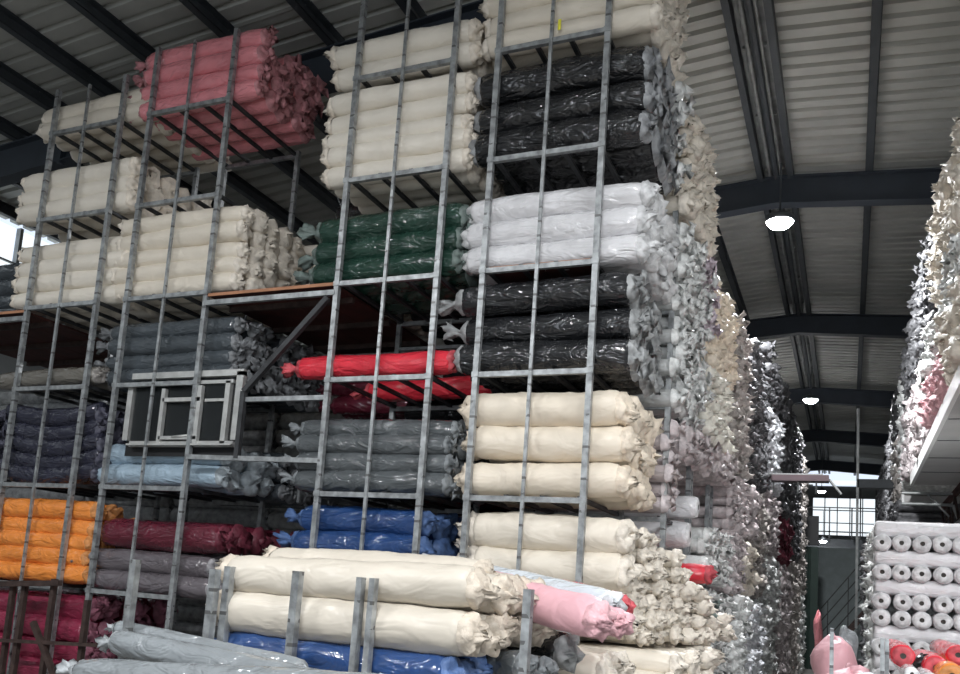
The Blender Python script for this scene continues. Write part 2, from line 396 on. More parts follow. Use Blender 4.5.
def roll_between(p, q, r, color, label, group=None, eL='puff', eR='puff', bk='body'):
    p = Vector(p); q = Vector(q); d = q - p
    add_roll((p + q) / 2, r, d.length, color, eL, eR, label, group or 'loose fabric rolls in front of the racks', 1e9, bk, math.atan2(d.y, d.x), math.asin(d.z / d.length))
ORD = ['first', 'second', 'third', 'fourth', 'fifth', 'sixth', 'seventh', 'eighth', 'ninth', 'tenth', 'eleventh', 'twelfth', 'thirteenth', 'fourteenth', 'fifteenth', 'sixteenth', 'seventeenth', 'eighteenth', 'nineteenth', 'twentieth'] + ['farther'] * 99
POS = {1: ['only one'], 2: ['top one', 'bottom one'], 3: ['top one', 'middle one', 'bottom one'], 4: ['top one', 'second from top', 'second from bottom', 'bottom one'],
       5: ['top one', 'second from top', 'middle one', 'second from bottom', 'bottom one']}
POS[6] = ['top one', 'second from top', 'third from top', 'third from bottom', 'second from bottom', 'bottom one']
WRAP = {'film': 'in clear film', 'soft': 'softly wrapped'}
def stack(x0, x1, y0, z0, rows, r, pitch, nd, color, phrase, eR=None, eL=None, jit=.02, deep_prio=1., bk='body', topdrop=0, endcolor=None):
    wr = FABRIC[color][2]
    eR = eR or ('knot' if wr == 'film' else 'puff'); eL = eL or ('tail' if wr == 'film' else 'puff')
    grp = 'fabric rolls of the ' + phrase
    for k in range(rows):
        for d in range(nd):
            if k == rows - 1 and d >= 1 and rnd.random() < .15 and rows > 2: continue
            z = z0 + r + k * pitch + rnd.uniform(-.012, .012)
            y = y0 + r + d * 2 * r * .98 + (r * .5 if k % 2 else 0) * (d > 0 or nd > 3) * .35 + rnd.uniform(-.012, .03)
            dx = rnd.uniform(-jit, jit) * 1.6
            rr = r * rnd.uniform(.92, 1.07)
            if d == 0: lab = f"{color} roll, {POS[rows][rows - 1 - k]}, front of {phrase}"
            else: lab = f"{color} roll, {POS[rows][rows - 1 - k]}, {ORD[d]} back in {phrase}"
            add_roll(Vector(((x0 + x1) / 2 + dx, y, z)), rr, x1 - x0 - .12, color, eL, eR, lab, grp, 1e9 if d == 0 else deep_prio * 100 / (y - 0) , bk, rnd.uniform(-.018, .018), rnd.uniform(-.012, .012))

# ---- rack with its posts, rails and deck bars
TIERS = [-.27, .67, 1.62, 2.45, 3.38, 4.31]
def rack(xl, xr, y0, y1, tiers, ztop, label, mid=True, zbot=FLOOR, postm=None, group='tall stacking racks in a row'):
    R = tag(empty('storage_rack', ((xl + xr) / 2, y0, zbot)), label, 'rack', group)
    off = Vector(R.location)
    def put(b, name, m):
        b.V = [tuple(Vector(v) - off) for v in b.V]; return b.obj(name, m, R)
    for x in (xl, xr):
        for y in (y0, y1): put(MBld().box(x - .022, x + .022, y - .022, y + .022, zbot, ztop if y == y0 else min(ztop, tiers[-1] + .05)), 'post', postm or POST)
    if mid: put(MBld().box((xl + xr) / 2 - .013, (xl + xr) / 2 + .013, y0 - .035, y0 - .012, zbot, ztop - .03), 'middle_post', postm or POST)
    for z in tiers:
        put(MBld().box(xl + .02, xr - .02, y0 - .02, y0 + .018, z - .022, z + .018), 'front_rail', STEEL)
        put(MBld().box(xl + .02, xr - .02, y1 - .018, y1 + .018, z - .022, z + .018), 'back_rail', STEEL)
        for i in range(4):
            x = xl + (xr - xl) * (i / 3.0 * .94 + .03)
            put(MBld().box(x - .017, x + .017, y0 - .005, y1, z + .0, z + .03), 'deck_bar', DSTEEL)
        for x in (xl, xr): put(MBld().box(x - .028, x + .028, y0 - .028, y0 - .022, z - .022, z + .02), 'bracket', STEEL)
    return R
YB = 7.13
T1_ = [-1.2, -.27, .68, 1.64, 2.48, 3.42, 4.37]
T3_ = [-1.2, -.27, .67, 1.62, 2.45, 3.37, 4.31]
rack(-7.64, -6.70, 6, YB, T1_, 4.86, 'steel rack holding the orange, navy and cream stacks')
rack(-6.31, -5.35, 6, YB, T1_, 5.08, 'steel rack with the pink rolls on top')
rack(-3.96, -3.03, 6, YB, T3_, 5.45, 'steel rack with the single bright red roll')
rack(-2.63, -1.73, 6, YB, T3_, 5.45, 'steel rack at the aisle corner with black and white stacks')

# ---- stacks on the four racks
e = .03
# corner rack
stack(-2.84, -1.36, 6.03, 4.31 + e, 5, .105, .195, 5, 'cream', 'cream stack topping the corner rack', deep_prio=2)
stack(-2.86, -1.38, 6.03, 3.38 + e, 3, .138, .268, 4, 'black', 'upper black stack of the corner rack', deep_prio=2)
stack(-2.88, -1.38, 6.03, 2.45 + e, 3, .118, .205, 5, 'white', 'white stack of the corner rack', deep_prio=2, eR='puff')
stack(-2.90, -1.44, 6.03, 1.62 + e, 3, .128, .245, 4, 'charcoal', 'lower black stack of the corner rack', deep_prio=2)
stack(-2.74, -1.46, 6.03, .67 + e, 3, .137, .272, 4, 'warm cream', 'warm cream stack of the corner rack', deep_prio=2)
stack(-2.66, -1.42, 6.02, -.27 + e, 3, .14, .27, 1, 'cream', 'lowest cream stack of the corner rack', deep_prio=2)
# red-roll rack
A = (-4.30, -2.86)
stack(*A, 6.03, 4.31 + e, 2, .115, .19, 4, 'ivory', 'ivory pair stack above the white pile', deep_prio=.9)
stack(*A, 6.03, 3.37 + e, 5, .098, .165, 5, 'ivory', 'tall ivory stack above the green rolls', deep_prio=.9)
stack(-4.33, -2.84, 6.03, 2.45 + e, 3, .122, .20, 4, 'dark green', 'dark green stack', deep_prio=.5)
stack(-4.36, -2.84, 6.03, 1.62 + e, 1, .098, .2, 1, 'red', 'red shelf', deep_prio=.5)
roll_between((-4.1, 6.95, 1.75), (-2.86, 6.95, 1.76), .1, 'red', 'second red roll lying deeper on the shelf bars, seen from below', 'fabric rolls of the red shelf', 'tail', 'knot')
stack(-4.30, -2.80, 6.03, .67 + e, 4, .092, .148, 5, 'grey', 'grey stack under the red roll', deep_prio=.6)
stack(-4.22, -2.98, 6.03, -.27 + e, 4, .115, .2, 4, 'blue', 'blue stack behind the big cream rolls', deep_prio=.5, eR='puff')
# pink-roll rack
A = (-6.63, -5.03)
stack(-6.60, -5.06, 6.03, 4.37 + e, 4, .1, .175, 5, 'pink', 'the pink stack', deep_prio=1.8)
stack(-6.64, -5.08, 6.03, 2.48 + e, 5, .1, .162, 6, 'cream', 'cream stack above the grey rolls', deep_prio=1.8)
stack(-6.66, -5.06, 6.10, 1.64 + e, 4, .092, .152, 8, 'steel grey', 'steel grey stack above the window unit', deep_prio=1.5)
stack(-6.66, -5.10, 6.10, .68 + e, 2, .108, .195, 4, 'light blue', 'light blue pair', deep_prio=1.5, eR='puff')
stack(-6.40, -5.00, 6.95, .68 + e, 3, .085, .15, 7, 'steel grey', 'grey film ends beside the light blue rolls', deep_prio=1.2)
stack(-6.48, -5.00, 6.03, -.29 + e, 2, .1, .185, 5, 'mauve grey', 'mauve grey stack', deep_prio=1.2)
stack(-6.42, -4.95, 6.03, .10 + e, 1, .14, .2, 5, 'maroon', 'maroon row above the mauve grey rolls', deep_prio=1.2)
# orange rack
stack(-8.02, -6.42, 6.03, 4.37 + e, 2, .11, .17, 6, 'cream', 'cream stack beside the pink rolls', deep_prio=1.2)
stack(-8.12, -6.52, 6.03, 3.42 + e, 3, .118, .175, 5, 'ivory', 'ivory stack second from top, orange rack', deep_prio=1.)
stack(-8.03, -6.46, 6.03, 2.48 + e, 4, .105, .168, 5, 'ivory', 'ivory stack resting above the taupe roll', deep_prio=1.)
stack(-8.05, -6.58, 6.03, 1.64 + e, 1, .092, .2, 4, 'taupe', 'taupe row', deep_prio=.6)
stack(-7.86, -6.48, 6.03, .68 + e, 5, .1, .142, 4, 'navy', 'navy stack sagging between posts', deep_prio=.8, bk='bend')
stack(-7.95, -6.42, 6.03, -.27 + e, 5, .095, .15, 3, 'orange', 'orange stack', deep_prio=.8, eR='puff')
stack(-8.05, -6.35, 6.03, -1.2 + e, 4, .12, .2, 5, 'magenta', 'magenta stack below the orange rolls', deep_prio=.8)
stack(-9.75, -8.25, 6.4, 2.48 + e, 4, .1, .165, 3, 'steel grey', 'dark stack at the far edge', deep_prio=.3)
stack(-9.60, -8.10, 6.03, .68 + e, 5, .1, .15, 2, 'navy', 'navy stack beyond the orange rack', deep_prio=.3)
# second row, behind the gap
stack(-5.42, -3.98, 7.2, 2.48 + e, 5, .105, .178, 3, 'ivory', 'ivory stack on the plywood deck', deep_prio=1.2)
stack(-5.1, -4.0, 7.6, .68, 4, .1, .18, 3, 'charcoal', 'charcoal rolls in the dark bay', deep_prio=.3)
stack(-4.9, -3.7, 7.4, 1.65, 3, .1, .18, 3, 'maroon', 'maroon rolls in the dark bay', deep_prio=.3)

# ---- front pieces: the near rack with stub uprights
F = tag(empty('stub_rack', (-2.6, 3.7, FLOOR)), 'low near rack with short bare uprights in front of big cream rolls', 'rack')
off = Vector(F.location)
def fp(b, n, m, P=F, o=off):
    b.V = [tuple(Vector(v) - o) for v in b.V]; return b.obj(n, m, P)
for x, y, zt, wd in ((-3.03, 3.7, 0.0, .042), (-2.985, 3.76, .02, .04), (-2.50, 3.68, .02, .042), (-2.15, 3.7, .012, .03), (-2.09, 3.72, .012, .03), (-1.30, 3.72, .012, .038), (-3.03, 4.85, -.25, .04), (-2.1, 4.85, -.25, .04)):
    fp(MBld().box(x - wd / 2, x + wd / 2, y - .022, y + .022, FLOOR, zt), 'upright', POST)
for z in (-.62, -1.4):
    fp(MBld().box(-3.03, -1.30, 3.66, 3.70, z - .02, z + .02), 'front_rail', STEEL); fp(MBld().box(-3.03, -1.30, 4.83, 4.87, z - .02, z + .02), 'back_rail', STEEL)
    for x in (-3.0, -2.5, -2.1, -1.32): fp(MBld().box(x - .02, x + .02, 3.68, 4.85, z + .01, z + .04), 'deck_bar', DSTEEL)
P2 = tag(empty('steel_upright', (-3.62, 3.66, FLOOR)), 'single bare steel upright standing between the pale grey rolls', 'post')
o2 = Vector(P2.location); fp(MBld().box(at(133, 560, 3.5).x - .015, at(133, 560, 3.5).x + .02, 3.5, 3.54, FLOOR, .02), 'post', POST, P2, o2)
zi = at(300, 640, 3.8).z
stack(-3.10, -1.56, 3.76, zi, 2, .108, .200, 5, 'pale ivory', 'big rolls behind the stub uprights', deep_prio=9)
roll_between(at(275, 563, 4.25), at(480, 577, 4.2), .10, 'pale ivory', 'ivory roll lying on top behind the big ivory pair', None)
stack(-3.08, -1.68, 3.76, zi - .19, 1, .095, .2, 3, 'blue', 'blue row under the big ivory rolls', deep_prio=2, eR='puff')
stack(-3.05, -1.50, 3.95, -.95, 2, .11, .2, 3, 'cream', 'cream rolls low under the blue row', deep_prio=2)
roll_between(at(118, 642, 3.5), at(330, 688, 3.3), .068, 'pale grey', 'pale grey roll tilting down behind the lone upright', None, 'tail')
roll_between(at(118, 628, 3.62), at(300, 668, 3.5), .045, 'pale grey', 'thin pale grey roll just under the blue roll', None, 'tail')
roll_between(at(82, 674, 3.3), at(380, 694, 3.05), .08, 'pale grey', 'pale grey roll lowest at the very front', None, 'tail')
roll_between(at(428, 566, 5.3), at(612, 606, 4.6), .088, 'pale blue', 'pale blue-white roll slanting down above the rose pink roll', None)
roll_between(at(470, 582, 4.9), at(598, 620, 4.25), .105, 'rose', 'rose pink roll slanting down beside the ivory ends', None)
roll_between(at(530, 590, 5.1), at(620, 624, 4.5), .08, 'rose', 'rose pink roll half hidden behind the larger rose one', None)
roll_between(at(560, 590, 5.4), at(622, 607, 4.85), .075, 'red', 'coral red roll end peeping out behind the rose rolls', None)
roll_between(at(440, 640, 5.3), at(566, 652, 4.75), .11, 'charcoal', 'charcoal roll under the rose pink roll', None)
roll_between(at(420, 664, 4.6), at(524, 668, 4.3), .09, 'grey', 'grey roll with pale film end under the charcoal roll', None)
roll_between(at(440, 664, 4.9), at(546, 672, 4.45), .085, 'grey', 'grey roll beside the cream heap, rightmost of the grey pair', None)
stack(-2.75, -1.28, 5.0, -1.3, 5, .105, .19, 4, 'cream', 'cream heap of ends beside the rose rolls', deep_prio=3)

# ---- the aisle face: rack after rack of roll ends going back
def wall_stack(y0, y1, z0, z1, color, x=-1.22, r=.078, style=None, xj=.05, lean=0., side=1, prio=1.5, tri=0., ylean=0., phrase=None, gaps=0.):
    L = 1.5; wr = FABRIC[color][2]; style = style or ('knot' if wr == 'film' else 'puff')
    z = z0 + r; k = 0; nrow = int((z1 - z - 1e-6) / (1.72 * r)) + 1
    while z < z1:
        y = y0 + r + (r if k % 2 else 0); n = -1
        while y < y1 + tri * (z1 - z) - r * .5:
            n += 1
            if rnd.random() >= gaps:
                dx = rnd.uniform(-xj, xj) + lean * (z1 - z)
                xe = x + side * dx + ylean * (y - y0); cx = xe - side * L / 2
                lab = f"{color} roll end, {ORD[nrow - 1 - k]} row down, {ORD[n]} inward, {phrase or color + ' part of the aisle face'}"
                add_roll(Vector((cx, y + rnd.uniform(-.015, .015), z + rnd.uniform(-.015, .015))), r * rnd.uniform(.85, 1.12), L - .1, color,
                         'puff' if side > 0 else style, style if side > 0 else 'puff', lab, 'roll ends of the ' + (phrase or color + ' part of the aisle face'), prio * 100 / y, 'body', 0, 0)
            y += 2 * r * .97
        z += 1.72 * r; k += 1
FACE = [  # y0, y1, z0, z1, colour
    (6.95, 7.15, 3.45, 4.4, 'clear film'), (7.2, 8.4, 3.35, 4.28, 'cream'),
    (7.15, 8.4, 2.45, 3.2, 'clear film'), (8.0, 8.6, 2.6, 3.3, 'lilac white'), (8.5, 9.9, 2.3, 3.25, 'warm cream'),
    (7.15, 8.4, 1.6, 2.4, 'clear film'), (8.4, 9.8, 1.6, 2.28, 'greenish white'), (7.6, 9.9, 1.28, 1.52, 'pinkish grey'),
    (7.15, 7.4, .70, 1.45, 'pinkish grey'),
    (7.0, 8.3, -1.15, -.4, 'cream'), (8.4, 8.9, -1.2, .1, 'clear film'), (8.3, 9.2, -.2, .05, 'dark green'),
    (8.6, 9.9, .2, .78, 'clear film'), (8.9, 11.2, -1.65, .15, 'clear film'),
    (9.9, 11.2, .15, 1.5, 'pinkish grey'), (9.9, 11.3, 1.55, 3.3, 'dusty taupe'), (11.2, 12.5, .15, .8, 'cream'), (11.3, 12.6, .9, 1.6, 'pinkish grey'),
    (11.3, 13.8, 1.7, 3.4, 'dark grey'), (11.2, 13.8, -1.65, .1, 'bright white'), (12.5, 13.8, .15, 1.6, 'dusty taupe'),
    (13.8, 16.5, 2.0, 3.3, 'bright white'), (13.8, 16.5, 3.3, 4.1, 'dark grey'), (13.8, 16.5, .9, 1.9, 'pinkish grey'), (13.8, 16.5, -1.65, .85, 'clear film'),
    (16.6, 20, 1.8, 4.3, 'dark grey'), (16.6, 20, .9, 1.75, 'maroon'), (16.6, 20, -1.65, .85, 'pinkish grey'),
    (20.1, 24, 1.2, 4.3, 'dark grey'), (20.1, 24, -1.65, 1.15, 'dusty taupe'), (24.1, 27.2, .4, 4.2, 'dusty taupe'), (24.1, 27.2, -1.65, .35, 'clear film'),
]
for (a, b_, c, d, colr) in FACE:
    wall_stack(a, b_, c, d, colr, x=-1.34 + min(.14, max(0, a - 7) * .05), ylean=.05 if a < 9 else 0, r=(.078 if a < 10 else (.09 if a < 16 else .12)), gaps=.06, xj=.05 if a < 10 else .09)
# clear film ends spilling in front of the black stacks
wall_stack(6.32, 6.5, -.32, .55, 'cream', x=-1.40, r=.068, phrase='pale heap at the aisle corner', prio=3, tri=2.4, ylean=.22)
wall_stack(6.1, 7.9, -1.15, -.4, 'cream', x=-1.05, r=.075, phrase='lower cream heap at aisle corner', prio=3)
# single rolls lying in the open bay of the aisle face
for (y, z, r, colr, lab, xe) in ((8.0, .86, .105, 'white', 'white roll in the open aisle bay, upper of two', -1.22), (7.85, .60, .125, 'white', 'white roll in the open aisle bay, lower of two', -1.26),
                             (7.85, .34, .085, 'clear film', 'loosely wrapped pale roll below the two white ones', -1.14), (7.75, .26, .09, 'red', 'bright red roll end among the pale aisle rolls', -1.08),
                             (8.0, -.1, .10, 'dark green', 'dark green roll under the red roll end', -1.1)):
    add_roll(Vector((xe - .75, y, z)), r, 1.44, colr, 'puff', 'puff' if colr != 'white' else 'flat', lab, 'single rolls in the open aisle bay', 1e9, 'body')
# racks seen in the aisle face
for k, y in enumerate((7.25, 8.5, 9.9, 11.3)):
    rack(-2.60, -1.40, y, y + 1.15, T3_[:5] if k < 1 or k > 5 else T3_[:4], 3.4, ['first', 'second', 'third', 'fourth'][k] + ' steel rack past the corner rack, buried in roll ends', mid=False, group='steel racks lining the aisle')

# dark rolls added so the shaded gaps behind the front racks read black
def shade_fill(x0, x1, y0, z0, z1, color, nd=4):
    stack_rows = int((z1 - z0) / .2)
    for k in range(stack_rows):
        for d in range(nd):
            add_roll(Vector(((x0 + x1) / 2 + rnd.uniform(-.05, .05), y0 + d * .24, z0 + .12 + k * .2)), .115, x1 - x0 - .1, color, 'puff', 'knot', 'dark roll', 'dark', .01, 'body')
for x0 in (-12.4, -10.9, -9.4, -7.9, -6.4, -4.9): shade_fill(x0, x0 + 1.5, 8.7, -1.68, 2.35, rnd.choice(['black', 'charcoal']), nd=2)
for z0, z1, c in ((2.5, 3.3, 'charcoal'), (3.4, 4.9, 'black')): shade_fill(-4.9, -3.4, 8.5 if z0 < 3.3 else 7.3, z0, z1, c)
for z0, z1, c in ((-1.6, .6, 'deep red'), (.7, 2.3, 'black')): shade_fill(-3.9, -2.5, 7.3, z0, z1, c)
shade_fill(-4.0, -2.5, 7.35, 2.5, 4.9, 'black')
shade_fill(-4.3, -2.7, 8.3, .6, 1.7, 'black', nd=7)

# ---- right side of the aisle
RIGHT = [(8.0, 10.6, 3.35, 4.45, 'cream'), (8.0, 9.3, 2.95, 3.3, 'clear film'), (8.0, 9.4, 2.2, 2.9, 'cream'), (9.4, 11.6, 2.2, 2.75, 'rose'), (9.3, 12, 2.8, 3.3, 'clear film'),
         (10.6, 14, 3.35, 4.5, 'dark grey'), (12, 16, 2.2, 3.3, 'pinkish grey'), (14, 16, 3.35, 4.5, 'dark grey'), (17.5, 19.7, 3.35, 4.5, 'dark grey'), (16, 17.4, 2.2, 4.2, 'clear film'), (17.5, 19.7, 2.2, 3.3, 'dusty taupe'),
         (20.4, 28, 2.4, 4.5, 'dark grey'), (28, 33, 2.6, 4.5, 'dark grey')]
for (a, b_, c, d, colr) in RIGHT:
    wall_stack(a, b_, c, d, colr, x=.86 if a < 20 else .95, r=.1 if a < 12 else .13, side=-1, gaps=.05, xj=.07, prio=1.2, phrase=colr + ' part of the right-hand wall of rolls')
for (a, b_, c, d, colr) in ((9.7, 11.5, -1.6, .88, 'clear film'), (11.5, 14, -1.6, .9, 'dark grey'), (17, 20.5, 1.0, 2.0, 'dark grey')):
    wall_stack(a, b_, c, d, colr, x=.26 if a < 15 else .8, r=.085, side=-1, gaps=.08, xj=.06, prio=1.2, phrase=colr + ' rolls beside the crosswise white stack')
# crosswise white stack: alternate courses of ends and sides
Z = [(.915, 's'), (.765, 'e'), (.62, 's'), (.465, 'e'), (.325, 's'), (.175, 'e'), (.01, 'e'), (-.13, 's'), (-.275, 'e'), (-.42, 's'), (-.57, 'e')]
for n_, (zc, kd) in enumerate(Z):
    row = ['top', 'second', 'third', 'fourth', 'fifth', 'sixth', 'seventh', 'eighth', 'ninth', 'tenth', 'eleventh'][n_]
    if kd == 's':
        for d in range(2):
            add_roll(Vector((.99, 9.45 + d * .2, (zc - .915) * .95 + .855)), .079, 1.5, 'white', 'flat', 'flat', f'white roll lying sideways, {row} course of the crosswise stack' if d == 0 else 'white sideways roll hidden behind its twin in the crosswise stack', 'white rolls of the crosswise stack', 1e9 if d == 0 else 30, 'hard')
    else:
        for c_ in range(7):
            add_roll(Vector((.295 + c_ * .171 + rnd.uniform(-.008, .008), 10.1, (zc - .915) * .95 + .86)), .086, 1.5, 'white', 'flat', 'flat',
                     f'white roll end, {["leftmost", "second", "third", "fourth", "fifth", "sixth", "seventh"][c_]} along, {row} course of crosswise stack', 'white rolls of the crosswise stack', 1e9, 'hard', math.radians(90))

# mezzanine slabs over the right side
for (y0, y1, lab) in ((8.0, 14.7, 'long off-white mezzanine panel carrying the right-hand rolls'), (17.0, 20.6, 'shorter off-white mezzanine panel further down the aisle')):
    S = tag(empty('mezzanine_panel', (.86, y0, 2.0)), lab, 'platform')
    so = Vector(S.location)
    fp(MBld().box(.88, 3.6, y0, y1, 2.02, 2.14), 'deck', SLABM, S, so)
    fp(MBld().box(.84, .88, y0, y1, 2.0, 2.17), 'edge_trim', SLABE, S, so)
    for k in range(int((y1 - y0) / 1.2)):
        fp(MBld().box(.9, 3.6, y0 + .6 + k * 1.2, y0 + .606 + k * 1.2, 2.012, 2.02), 'panel_joint', BEAM, S, so)
BR = tag(empty('brown_girder', (1.5, 14, 1.9)), 'rusty brown lattice girder under the far mezzanine panels', 'girder')
so = Vector(BR.location)
fp(MBld().box(1.45, 1.5, 11.5, 22, 1.9, 2.0), 'top_chord', PLY, BR, so); fp(MBld().box(1.45, 1.5, 11.5, 22, 1.4, 1.48), 'bottom_chord', SLABM, BR, so)
for k in range(10):
    y = 11.6 + k * 1.0; fp(MBld().bar((1.47, y, 1.45), (1.47, y + .5, 1.92), .03), 'lattice_bar', RUST, BR, so); fp(MBld().bar((1.47, y + .5, 1.92), (1.47, y + 1, 1.45), .03), 'lattice_bar', RUST, BR, so)
T = tag(empty('guard_rail', (.8, 15.2, 1.9)), 'bent grey tube rail between the two mezzanine panels', 'railing')
so = Vector(T.location)
fp(MBld().tube((.75, 15.2, 1.78), (1.45, 15.2, 1.78), .025), 'tube', GALV, T, so, ); fp(MBld().tube((1.45, 15.2, 1.78), (1.55, 15.2, 1.5), .025), 'tube', GALV, T, so)
fp(MBld().tube((.75, 15.2, 1.95), (1.5, 15.2, 1.95), .02), 'tube', GALV, T, so); fp(MBld().tube((1.1, 15.2, 1.95), (1.4, 15.2, 1.6), .015), 'tube', GALV, T, so)

# catwalk beam crossing at the end of the aisle
Cw = tag(empty('catwalk', (-1.1, 14, 2.4)), 'grey catwalk beam with hangers sticking out of the left rolls', 'catwalk')
so = Vector(Cw.location)
pz = at(795, 479, 13.9).z; cx = at(829, 479, 13.9).x
fp(MBld().box(-1.9, cx, 13.75, 14.0, pz - .045, pz + .045), 'beam', mat('mauve painted beam', (.075, .05, .055), rough=.7), Cw, so)
fp(MBld().box(-1.9, cx - .08, 13.8, 13.95, pz + .045, pz + .07), 'handrail', GALV, Cw, so)
for x in (-1.05, -.7, -.45): fp(MBld().box(x - .012, x + .012, 13.86, 13.89, pz - .22, pz - .045), 'hanger', GALV, Cw, so)
fp(MBld().tube((cx, 13.9, pz), (cx + .17, 13.9, pz - .22), .02), 'arm', GALV, Cw, so)
Cw = tag(empty('walkway_beam', (.3, 20, 3)), 'dark walkway beam joining the right-hand rolls', 'beam')
so = Vector(Cw.location); pz = at(870, 484, 20).z; 
fp(MBld().box(.15, 1.4, 19.9, 20.2, pz - .09, pz + .09), 'beam', BEAM, Cw, so); fp(MBld().box(.13, .18, 19.9, 20.0, pz - 3, pz + 1.6), 'post', GALV, Cw, so)

# far end: balcony rail, dark green curtain, stairs
Gd = tag(empty('tarpaulin_screen', (-1.6, 29, FLOOR)), 'dark green tarpaulin screen closing the end of left racks', 'screen')
so = Vector(Gd.location)
fp(MBld().box(-1.75, -.85, 29, 29.1, FLOOR, 2.0), 'tarpaulin', GREEN, Gd, so); fp(MBld().box(-1.75, -.85, 28.95, 29.15, 2.05, 2.95), 'top_box', BLACKM, Gd, so)
for x in (-1.6, -1.35, -1.1): fp(MBld().tube((x, 28.98, FLOOR), (x, 28.98, 1.98), .035, 8), 'fold', GREEN, Gd, so)
Mz = tag(empty('balcony', (-.2, 37, 3.0)), 'pale grey balcony front with thin rails under the far window', 'balcony')
so = Vector(Mz.location)
fp(MBld().box(-3.5, 3.5, 37.2, 37.3, 2.1, 2.9), 'fascia', BEAM, Mz, so)
fp(MBld().box(-1.6, 1.0, 37.0, 37.04, 4.1, 4.14), 'rail', DSTEEL, Mz, so); fp(MBld().box(-1.6, 1.0, 37.0, 37.04, 3.15, 3.2), 'rail', DSTEEL, Mz, so)
for x in (-1.5, -.7, .1, .4, .95): fp(MBld().box(x - .025, x + .025, 37.0, 37.04, 2.9, 4.14 if x < .3 else 5.2), 'baluster', DSTEEL, Mz, so)
St = tag(empty('staircase', (-.5, 31, FLOOR)), 'steel staircase with thin parallel handrails rising to the right', 'stairs')
so = Vector(St.location)
for k in range(14):
    x = -.75 + k * .2; z = FLOOR + .15 + k * .26
    fp(MBld().box(x, x + .24, 31, 32, z, z + .03), 'tread', GALV, St, so)
fp(MBld().bar((-.8, 31, FLOOR + .1), (2.0, 31, FLOOR + 3.8), .05, .2), 'stringer', RUST, St, so)
for dz in (.35, .75, 1.15, 1.55): fp(MBld().bar((-.8, 30.95, FLOOR + dz + .3), (2.0, 30.95, FLOOR + 4.0 + dz), .035), 'handrail', BLACKM, St, so)
for k in range(4): fp(MBld().bar((-.6 + k * .6, 30.95, FLOOR + .4 + k * .79), (-.6 + k * .6, 30.95, FLOOR + 2.1 + k * .79), .03), 'baluster', BLACKM, St, so)
tag(box('partition_wall', mat('grey green partition', (.20, .23, .23), rough=.8), -1.8, 2.2, 33.5, 33.6, FLOOR, 2.3), kind='structure')

# ---- plywood decks, braces and rails between the racks
def deck(x0, x1, y0, y1, z, lab):
    D = tag(empty('plywood_deck', (x0, y0, z)), lab, 'deck'); so = Vector(D.location)
    n = max(2, int((x1 - x0) / .33))
    for i in range(n):
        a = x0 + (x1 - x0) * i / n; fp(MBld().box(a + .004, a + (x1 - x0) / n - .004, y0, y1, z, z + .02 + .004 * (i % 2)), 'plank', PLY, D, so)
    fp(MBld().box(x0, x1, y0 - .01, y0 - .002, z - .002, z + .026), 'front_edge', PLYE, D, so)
    if x1 < -2: fp(MBld().box(x0 - .02, x1 + .02, y0 - .03, y0 + .01, z - .09, z - .045), 'front_beam', STEEL, D, so)
    for i in range(4 if x1 < -2 else 0):
        y = y0 + .3 + i * (y1 - y0 - .4) / 3; fp(MBld().box(x0, x1, y, y + .04, z - .05, z), 'joist', RUST, D, so)
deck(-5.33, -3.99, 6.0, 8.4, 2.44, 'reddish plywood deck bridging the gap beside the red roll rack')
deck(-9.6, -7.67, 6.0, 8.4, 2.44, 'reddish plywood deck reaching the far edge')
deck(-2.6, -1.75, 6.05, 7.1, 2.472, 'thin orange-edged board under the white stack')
def bars(name, lab, cat, segs, m=STEEL, group=None):
    B = tag(empty(name, segs[0][0]), lab, cat, group); so = Vector(B.location)
    for p, q, wd in segs: fp(MBld().bar(p, q, wd), 'bar', m, B, so)
bars('diagonal_brace', 'dark diagonal brace running up to the red roll rack', 'brace', [((-4.80, 5.98, 1.54), (-4.03, 5.98, 2.33), .045), ((-4.80, 5.98, 1.54), (-4.80, 5.98, .95), .045)], DSTEEL)
bars('tie_rail', 'thin steel rail crossing the gap at the window unit', 'rail', [((-4.78, 6, 1.47), (-3.98, 6, 1.47), .04)])
bars('tie_rail', 'thin steel rail crossing the gap below the window unit', 'rail', [((-5.33, 5.97, .96), (-3.98, 6, .94), .04)])
bars('frame_stand', 'grey steel frame standing in the dark gap behind the brace', 'frame', [((-4.9, 7.1, 1.30), (-4.1, 7.1, 1.30), .03), ((-4.15, 7.1, .7), (-4.15, 7.1, 1.3), .03), ((-4.9, 7.1, .7), (-4.9, 7.1, 1.3), .03)])
bars('tie_rail', 'long steel rail far inside the dark gap under the deck', 'rail', [((-5.3, 7.6, 2.3), (-3.9, 7.6, 2.3), .035)])
bars('tie_rail', 'short steel rail behind the red roll', 'rail', [((-3.95, 7.13, 2.2), (-2.9, 7.13, 2.2), .03)])
def A_(u, v, y=5.85): return tuple(at(u, v, y))
def down(p): return (p[0], p[1], FLOOR)
bars('rusty_stand', 'rusty brown frame with a slanting brace before the magenta rolls', 'frame',
     [(A_(u, v), down(A_(u, v)), .045) for u, v in ((14, 583), (26, 581), (55, 579), (88, 600))] + [(A_(33, 622, 5.8), A_(60, 690, 5.8), .045), (A_(-5, 640, 5.8), A_(112, 646, 5.8), .03), (A_(-5, 584, 5.8), A_(60, 583, 5.8), .05)], RUST)

